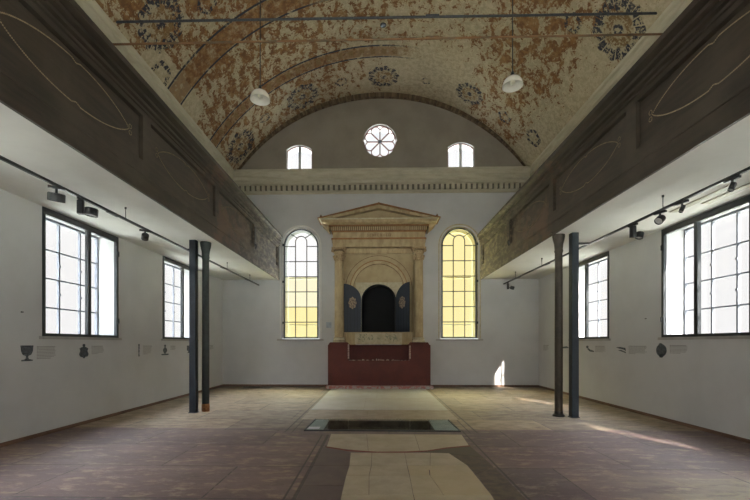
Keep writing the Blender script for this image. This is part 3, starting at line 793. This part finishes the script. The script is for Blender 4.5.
# body wall of the ark
mb = MB()
ab(mb, -1.20, -.80, .012, .14, 1.45, 4.80); ab(mb, .80, 1.20, .012, .14, 1.45, 4.80)
ab(mb, -.80, .80, .012, .14, 3.62, 4.80)
mb.build('body', 'ark_wall', A)
mb = MB(); ab(mb, -.80, -.60, .012, .12, 1.88, 3.62); ab(mb, .60, .80, .012, .12, 1.88, 3.62)
a = arc(0, 3.0, .60, 0, PI, 20, .56); mb.strip(a, [(p[0], 3.62) for p in a], 'y', -.12, -.012)
mb.build('door_surround', 'ark_pale', A)
# cabinet interior
mb = MB(); mb.box(-.60, .60, T - .04, T - .02, 1.88, 3.62).box(-.60, -.58, -.10, T - .04, 1.88, 3.6).box(.58, .60, -.10, T - .04, 1.88, 3.6).box(-.58, .58, -.10, T - .04, 1.86, 1.885)
a = arc(0, 3.0, .60, 0, PI, 20, .56); a2 = arc(0, 3.0, .58, 0, PI, 20, .54); mb.strip(a2, a, 'y', -.115, T - .04)
mb.build('cabinet_interior', 'ark_inside', A)
# lunette and arch rings
MB().prism(arc(0, 3.62, .86, 0, PI, 28, .58)[:], 'y', -.15, -.141).build('lunette', 'ark_wall', A)
def ring(r0, r1, d0, d1, m, nm, par=A, zc=3.38):
    MB().strip(arc(0, zc, r0, -.05, PI + .05, 40), arc(0, zc, r1, -.05, PI + .05, 40), 'y', -d1, -d0).box(-r1, -r0, -d1, -d0, 1.52, zc).box(r0, r1, -d1, -d0, 1.52, zc).build(nm, m, par, smooth=True)
ring(1.135, 1.16, .14, .19, 'ark_brown', 'arch_outline')
ring(1.00, 1.135, .14, .215, 'ark_wall', 'arch_band')
ring(.975, 1.00, .14, .205, 'ark_orange', 'arch_outline')
ring(.88, .975, .14, .18, 'ark_cream', 'arch_band')
ring(.862, .88, .14, .168, 'ark_brown', 'arch_outline')
MB().lathe([(.001, -.03), (.03, -.02), (.03, .02), (.001, .03)], n=12).xf(Matrix.Translation((-1.22, -.17, 3.72))).build('boss', 'ark_brown', A)
# pale painted panel under the doors
mb = MB(); ab(mb, -1.13, 1.13, .012, .42, 1.47, 1.86); mb.build('sill_block', 'ark_cream', A)
for s in (-1, 1):
    for q in (.86, .97, 1.07): ab(MB(), s * q - .012, s * q + .012, .42, .435, 1.49, 1.85).build('sill_fillet', 'ark_wall', A)
mb = MB(); ab(mb, -.81, .79, .42, .44, 1.47, 1.87); fp = mb.build('painted_panel', 'ark_pale', A)
mb = MB()
rnd = random.Random(3)
for k in range(46):
    x = rnd.choice([-1, 1]) * rnd.uniform(.22, .68) + .0; z = 1.67 + rnd.gauss(0, .06); z = min(1.80, max(1.54, z))
    L = rnd.uniform(.03, .08); a_ = rnd.uniform(-1.4, 1.4)
    pts = [(x + L * math.cos(a_ + q * .35) * q / 5, -.443, z + L * math.sin(a_ + q * .35) * q / 5) for q in range(6)]
    mb.tube(pts, [.005, .011, .014, .012, .008, .004], 5)
for k in range(8): mb.tube([(-.06 + k * .016, -.443, 1.66 + .02 * math.sin(k)), (-.05 + k * .016, -.443, 1.68 + .02 * math.cos(k * 2))], .006, 5)
mb.build('floral_painting', 'flora', fp)
mb = MB(); ab(mb, -1.18, 1.18, .012, .46, 1.855, 1.885); mb.build('sill_slab', 'ark_cream', A)

# columns
for s in (-1, 1):
    c = s * 1.355
    cy = -.29
    col = MB().lathe([(.165, 1.70), (.160, 1.9), (.158, 2.8), (.150, 3.6), (.140, 4.32)], c, cy, 32).build('column', 'ark_cream', A, smooth=True)
    fl_ = MB()
    for k in range(16):
        a_ = 2 * PI * k / 16; fl_.tube([(c + .158 * math.cos(a_), cy + .158 * math.sin(a_), 1.85), (c + .150 * math.cos(a_), cy + .150 * math.sin(a_), 3.2), (c + .138 * math.cos(a_), cy + .138 * math.sin(a_), 4.28)], .007, 5)
    fl_.build('fluting', 'ark_wall', col)
    MB().lathe([(.22, 1.54), (.225, 1.57), (.22, 1.60), (.185, 1.62), (.185, 1.64), (.20, 1.66), (.195, 1.69), (.165, 1.71)], c, cy, 32).build('column_base', 'ark_pale', col, smooth=True)
    cp = MB().lathe([(.14, 4.30), (.155, 4.32), (.14, 4.34), (.15, 4.42), (.165, 4.50), (.16, 4.53), (.19, 4.60), (.21, 4.64)], c, cy, 32)
    cp.box(c - .24, c + .24, cy - .22, cy + .22, 4.68, 4.76)
    for q in (-1, 1):
        for k in range(9):
            a0_ = k * .7; 
        cp.tube([(c + q * (.20 + .045 * math.cos(w_)), cy - .19, 4.64 + .045 * math.sin(w_)) for w_ in [k * .6 for k in range(12)]], .014, 6)
        cp.lathe([(.04, 4.60), (.05, 4.64), (.04, 4.68)], c + q * .19, cy - .17, 12)
    for k in range(10):
        a_ = 2 * PI * k / 10; u = (math.cos(a_), math.sin(a_))
        cp.tube([(c + .15 * u[0], cy + .15 * u[1], 4.36), (c + .185 * u[0], cy + .185 * u[1], 4.46), (c + .215 * u[0], cy + .215 * u[1], 4.50), (c + .22 * u[0], cy + .22 * u[1], 4.47)], [.03, .026, .016, .006], 6)
    tag(cp.build('capital', 'ark_gilt', col, smooth=True), 'gilt brown leafy capital')
    # pilaster strip behind the column
    mb = MB(); ab(mb, c - .18, c + .18, .012, .10, 1.52, 4.78); mb.build('pilaster', 'ark_cream', A)
# entablature
mb = MB(); ab(mb, -1.20, 1.20, .14, .22, 4.60, 4.78); mb.build('upper_field', 'ark_cream', A)
mb = MB(); ab(mb, -1.56, 1.56, .012, .46, 4.78, 4.92); ab(mb, -1.58, 1.58, .012, .48, 4.92, 5.02); en = mb.build('architrave', 'ark_cream', A)
mb = MB(); ab(mb, -1.60, 1.60, .012, .50, 5.02, 5.075); mb.build('architrave_band', 'ark_orange', A)
mb = MB(); ab(mb, -1.56, 1.56, .012, .47, 5.075, 5.27); fz = mb.build('frieze', 'ark_cream', A)
# worn raised lettering on the frieze, too eroded to read
mb = MB(); x = -.40; rnd = random.Random(11)
while x < .42:
    w_ = rnd.uniform(.035, .055); z0 = 5.125; h_ = .085
    k = rnd.choice([0, 1, 2, 3])
    if k in (0, 1, 3): mb.box(x, x + w_, -.478, -.47, z0 + h_ - .016, z0 + h_)
    if k in (0, 2, 3): mb.box(x + w_ - .013, x + w_, -.478, -.47, z0, z0 + h_)
    if k in (1, 2): mb.box(x, x + .013, -.478, -.47, z0, z0 + h_ * .8)
    if k in (1, 3): mb.box(x, x + w_, -.478, -.47, z0, z0 + .014)
    x += w_ + rnd.choice([.014, .014, .016, .05])
mb.build('inscription', 'ark_brown', fz)
mb = MB(); ab(mb, -1.60, 1.60, .012, .51, 5.27, 5.31); mb.build('frieze_moulding', 'ark_orange', A)
mb = MB(); ab(mb, -1.62, 1.62, .012, .51, 5.31, 5.45); mb.build('dentil_ground', 'ark_brown', A)
mb = MB(); x = -1.62
while x < 1.60: ab(mb, x, x + .040, .51, .56, 5.325, 5.435); x += .068
mb.build('dentil_course', 'ark_cream', A)
mb = MB(); ab(mb, -1.68, 1.68, .012, .59, 5.45, 5.49); mb.build('bed_moulding', 'ark_orange', A)
# projecting cornice
mb = MB()
def corn(mb, z0, z1, h0, h1, d0, d1):   # frustum-like moulding
    v = [(-h0, -d0, z0), (h0, -d0, z0), (h0, -.012, z0), (-h0, -.012, z0), (-h1, -d1, z1), (h1, -d1, z1), (h1, -.012, z1), (-h1, -.012, z1)]
    i = len(mb.v); mb.v += v; mb.f += [tuple(i + k for k in q) for q in ((3, 2, 1, 0), (4, 5, 6, 7), (0, 1, 5, 4), (1, 2, 6, 5), (2, 3, 7, 6), (3, 0, 4, 7))]
corn(mb, 5.49, 5.53, 1.72, 1.86, .62, .74); corn(mb, 5.53, 5.61, 1.90, 1.92, .76, .78)
mb.build('cornice', 'ark_cream', A)
for s in (-1, 1): MB().prism([(s * 1.685, 5.30), (s * 1.92, 5.53), (s * 1.685, 5.53)], 'y', -.58, -.012).build('cornice_return', 'ark_cream', A)
mb = MB(); corn(mb, 5.61, 5.645, 1.93, 1.99, .79, .82); mb.build('cornice_edge', 'ark_pale', A)
# pediment
mb = MB(); mb.prism([(-1.78, 5.645), (1.78, 5.645), (0, 6.03)], 'y', -.55, -.012); pd = mb.build('pediment', 'ark_wall', A)
mb = MB()
for s in (-1, 1):
    mb.prism([(s * 2.0, 5.645), (s * 1.62, 5.645), (0, 5.99), (0, 6.10)], 'y', -.76, -.012)
mb.build('raking_cornice', 'ark_cream', pd)
mb = MB()
for s in (-1, 1):
    mb.prism([(s * 2.03, 5.645), (s * 2.03, 5.665), (0, 6.15), (0, 6.10)], 'y', -.82, -.012)
mb.build('raking_edge', 'ark_orange', pd)
for x, z in ((-1.93, 5.68), (0, 6.13), (1.93, 5.68)):
    MB().lathe([(.045, z), (.03, z + .03), (.04, z + .06), (.015, z + .10), (.002, z + .13)] if x else [(.05, z), (.05, z + .02), (.03, z + .05), (.01, z + .07)], x, -.7, 10).build('finial', 'ark_brown', pd, smooth=True)

# doors: hinged at the opening edges, swung out, tops cut to the arch
def leaf(hx, s, ang):
    d = empty('door', (hx, -.145, 1.89)); d.parent = A; d.rotation_euler.z = ang
    W = .60
    # local: hinge at x=0, free edge at x = s*W; the top rises from hinge (low) to free edge (high)
    top = [(s * W * (1 - math.cos(q)), 1.12 + .55 * math.sin(q)) for q in [PI / 2 * k / 12 for k in range(13)]]
    MB().prism([(0, 0)] + top + [(s * W, 0)], 'y', -.035, 0).build('door_board', 'ark_door', d)
    st = MB()
    for k in range(1, 5): st.box(s * W * k / 5 - .004, s * W * k / 5 + .004, -.0385, -.035, .02, 1.1)
    st.build('board_joint', 'ark_inside', d)
    c = (s * W * .5, 1.01)
    m_ = MB(); 
    N = 24
    ou = [(c[0] + (.135 + .014 * math.cos(q * 8)) * math.cos(q), c[1] + (.20 + .014 * math.cos(q * 8)) * math.sin(q)) for q in [2 * PI * k / 48 for k in range(48)]]
    m_.prism(ou, 'y', -.048, -.0355)
    for k in range(8):
        q = 2 * PI * k / 8; m_.lathe([(.022, -.01), (.015, .01)], 0, 0, 8); m_.v[-16:] = [(c[0] + .08 * math.cos(q) + v[0], -.055 - v[2], c[1] + .125 * math.sin(q) + v[1]) for v in m_.v[-16:]]
    tag(m_.build('medallion', 'medallion', d), 'oval gilt medallion')
    for z in (.15, .95): MB().box(min(0, s * .03), max(0, s * .03), -.045, .01, z - .04, z + .04).build('hinge', 'black', d)
leaf(-.61, -1, .10)
leaf(.61, 1, -.78)

# ------------------------------------------------------------------ wall prints
def wallframe(side):
    sg = 1 if side == 'left' else -1; x = XL if side == 'left' else XR
    return sg, x
def flat(mb, side, poly, th=.003):
    sg, x = wallframe(side); mb.prism(poly, 'x', *sorted((x + sg * .0, x + sg * th)))
def textblock(side, y0, y1, z1, rows, lab, head=True):
    mb = MB(); rnd = random.Random(int(abs(y0) * 100)); z = z1; sg, x = wallframe(side)
    ya_, yb_ = min(y0, y1), max(y0, y1)
    for r in range(rows):
        h_ = .012 if not (head and r == 0) else .016
        e = rnd.uniform(.88, 1) if r < rows - 1 else rnd.uniform(.35, .8)
        L = (yb_ - ya_) * e
        # text runs left to right for a viewer facing the wall
        s0, sg2 = (ya_, 1) if side == 'left' else (yb_, -1)
        p = 0
        while p < L - .01:
            w_ = rnd.uniform(.015, .05); w_ = min(w_, L - p)
            a_, b_ = sorted((s0 + sg2 * p, s0 + sg2 * (p + w_)))
            flat(mb, side, [(a_, z - h_), (b_, z - h_), (b_, z), (a_, z)], .0015); p += w_ + .009
        z -= .024
    tag(mb.build('wall_text', 'print_text'), lab, 'wall text', 'grey wall captions')
def picture(side, shapes, name, lab):
    mb = MB()
    for p in shapes: flat(mb, side, p)
    tag(mb.build(name, 'print_dark'), lab, 'wall print', 'dark printed pictures on the side walls')
def mirror(pts, c): return [(c + x, z) for x, z in pts] + [(c - x, z) for x, z in reversed(pts)]
def disc(cy, cz, ry, rz, n=20): return [(cy + ry * math.cos(2 * PI * k / n), cz + rz * math.sin(2 * PI * k / n)) for k in range(n)]
c = 6.09
picture('left', [mirror([(.115, 1.47), (.105, 1.38), (.075, 1.325), (.02, 1.305), (.022, 1.27)], c)[:], mirror([(.022, 1.275), (.035, 1.255), (.10, 1.245), (.10, 1.225)], c)], 'cup_picture', 'dark picture of a footed goblet printed low on the left wall')
textblock('left', 6.27, 6.65, 1.455, 9, 'grey caption right of the goblet picture on the left wall')
c = 7.30
picture('left', [mirror([(.03, 1.49), (.035, 1.46), (.02, 1.44), (.06, 1.43), (.11, 1.41), (.09, 1.36), (.12, 1.30), (.09, 1.255), (.03, 1.25), (.02, 1.225)], c)], 'shield_picture', 'dark picture of a hanging shield with crown on the left wall')
textblock('left', 7.50, 7.85, 1.455, 7, 'grey caption right of the shield picture on the left wall')
c = 9.02
picture('left', [mirror([(.015, 1.49), (.03, 1.47), (.016, 1.42), (.03, 1.40), (.016, 1.36), (.028, 1.33), (.014, 1.28), (.025, 1.22), (.01, 1.20)], c)], 'pointer_picture', 'dark picture of a slim upright pointer on the left wall')
textblock('left', 9.18, 9.55, 1.45, 9, 'grey caption right of the slim pointer picture on the left wall')
c = 10.15
picture('left', [mirror([(.03, 1.47), (.05, 1.45), (.03, 1.42), (.025, 1.40), (.09, 1.36), (.10, 1.31), (.06, 1.27), (.04, 1.24)], c), mirror([(.18, 1.235), (.16, 1.20)], c)], 'lamp_picture', 'dark picture of a small lamp on a wide foot below the far left window')
textblock('left', 10.42, 10.70, 1.44, 5, 'grey caption right of the lamp picture below the far left window')
c = 11.45
picture('left', [mirror([(.12, 1.44), (.12, 1.30), (.04, 1.28), (.04, 1.25), (.12, 1.23)], c)], 'spice_box_picture', 'dark square picture on the left wall half hidden by the steel post')
textblock('left', 12.85, 13.2, 1.44, 6, 'grey caption on the left wall nearest the altar corner')
c = 8.03
mbp = [disc(c, 1.365, .145, .125)]
picture('right', mbp + [disc(c + .02, 1.48, .05, .03, 10), disc(c, 1.25, .06, .03, 10)], 'medallion_picture', 'dark round wreath-like picture on the right wall below the big window')
textblock('right', 7.80, 7.35, 1.47, 7, 'grey caption right of the round picture on the right wall')
c = 9.32
picture('right', [[(c + .2, 1.41), (c + .05, 1.42), (c - .15, 1.40), (c - .17, 1.33), (c - .1, 1.36), (c, 1.375), (c + .1, 1.385)], [(c + .14, 1.345), (c, 1.35), (c - .16, 1.31), (c - .17, 1.28), (c - .05, 1.31)]], 'hand_picture', 'dark picture of two slender curved shapes on the right wall')
textblock('right', 9.05, 8.45, 1.45, 8, 'grey caption right of the curved shapes on the right wall')
c = 10.68
picture('right', [disc(c + .12, 1.41, .06, .035, 12), [(c + .1, 1.39), (c - .02, 1.34), (c - .2, 1.31), (c - .2, 1.28), (c, 1.29), (c + .12, 1.35)]], 'bird_picture', 'small dark bird-like picture below the far right window')
textblock('right', 10.42, 9.95, 1.44, 7, 'grey caption right of the bird-like picture on the right wall')
c = 12.05
picture('right', [[(c + .22, 1.40), (c - .1, 1.42), (c - .22, 1.37), (c - .05, 1.36), (c + .2, 1.35)]], 'scroll_picture', 'small dark elongated picture seen between the two right posts')
textblock('right', 13.62, 13.2, 1.45, 8, 'grey caption on the right wall nearest the altar corner')
mb = MB().box(-1.78, -1.60, D - .012, D - .002, 2.05, 2.25).box(-1.75, -1.63, D - .016, D - .012, 2.08, 2.22)
tag(mb.build('wall_socket', mat('socket_pale_blue', (.42, .48, .56), None, 8, .5)), 'pale blue square wall plate between arched window and ark', 'wall plate')
tag(MB().box(XL, XL + .02, 5.98, 6.01, 1.975, 1.99).build('wall_nail', 'black'), 'tiny dark nail on the left wall before the first window', 'nail')
tag(MB().box(XR - .02, XR, 8.46, 8.49, 2.01, 2.025).build('wall_nail', 'black'), 'tiny dark nail on the right wall between the windows', 'nail')

# ------------------------------------------------------------------ light
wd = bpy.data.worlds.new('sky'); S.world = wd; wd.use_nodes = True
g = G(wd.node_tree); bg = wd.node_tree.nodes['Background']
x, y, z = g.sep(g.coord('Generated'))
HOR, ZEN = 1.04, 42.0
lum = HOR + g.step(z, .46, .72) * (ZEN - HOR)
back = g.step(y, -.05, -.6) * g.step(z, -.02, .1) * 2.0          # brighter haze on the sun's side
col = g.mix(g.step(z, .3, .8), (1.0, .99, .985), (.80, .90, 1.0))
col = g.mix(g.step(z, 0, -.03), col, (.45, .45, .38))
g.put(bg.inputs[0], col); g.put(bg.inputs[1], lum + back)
sun = bpy.data.lights.new('sun', 'SUN'); sun.energy = 21; sun.angle = math.radians(.8); sun.color = (1, .93, .82)
so = bpy.data.objects.new('sun', sun); C.objects.link(so)
so.rotation_euler = Vector((-.50, 1, -.83)).to_track_quat('-Z', 'Y').to_euler()

cam = bpy.data.cameras.new('camera'); co = bpy.data.objects.new('camera', cam); C.objects.link(co)
cam.sensor_width = 36; cam.lens = 19.2; cam.clip_start = .05; cam.clip_end = 300
cam.shift_x = 8.5 / 750; cam.shift_y = 93.5 / 750
co.location = (0, 0, 1.5); co.rotation_euler = (PI / 2, 0, math.radians(1.5))
S.camera = co
S.view_settings.view_transform = 'Standard'; S.view_settings.look = 'None'; S.view_settings.gamma = 1; S.view_settings.use_curve_mapping = False
S.view_settings.exposure = .08
S.cycles.max_bounces = 14; S.cycles.diffuse_bounces = 8; S.cycles.transparent_max_bounces = 24; S.cycles.sample_clamp_indirect = 6
S.cycles.use_denoising = True
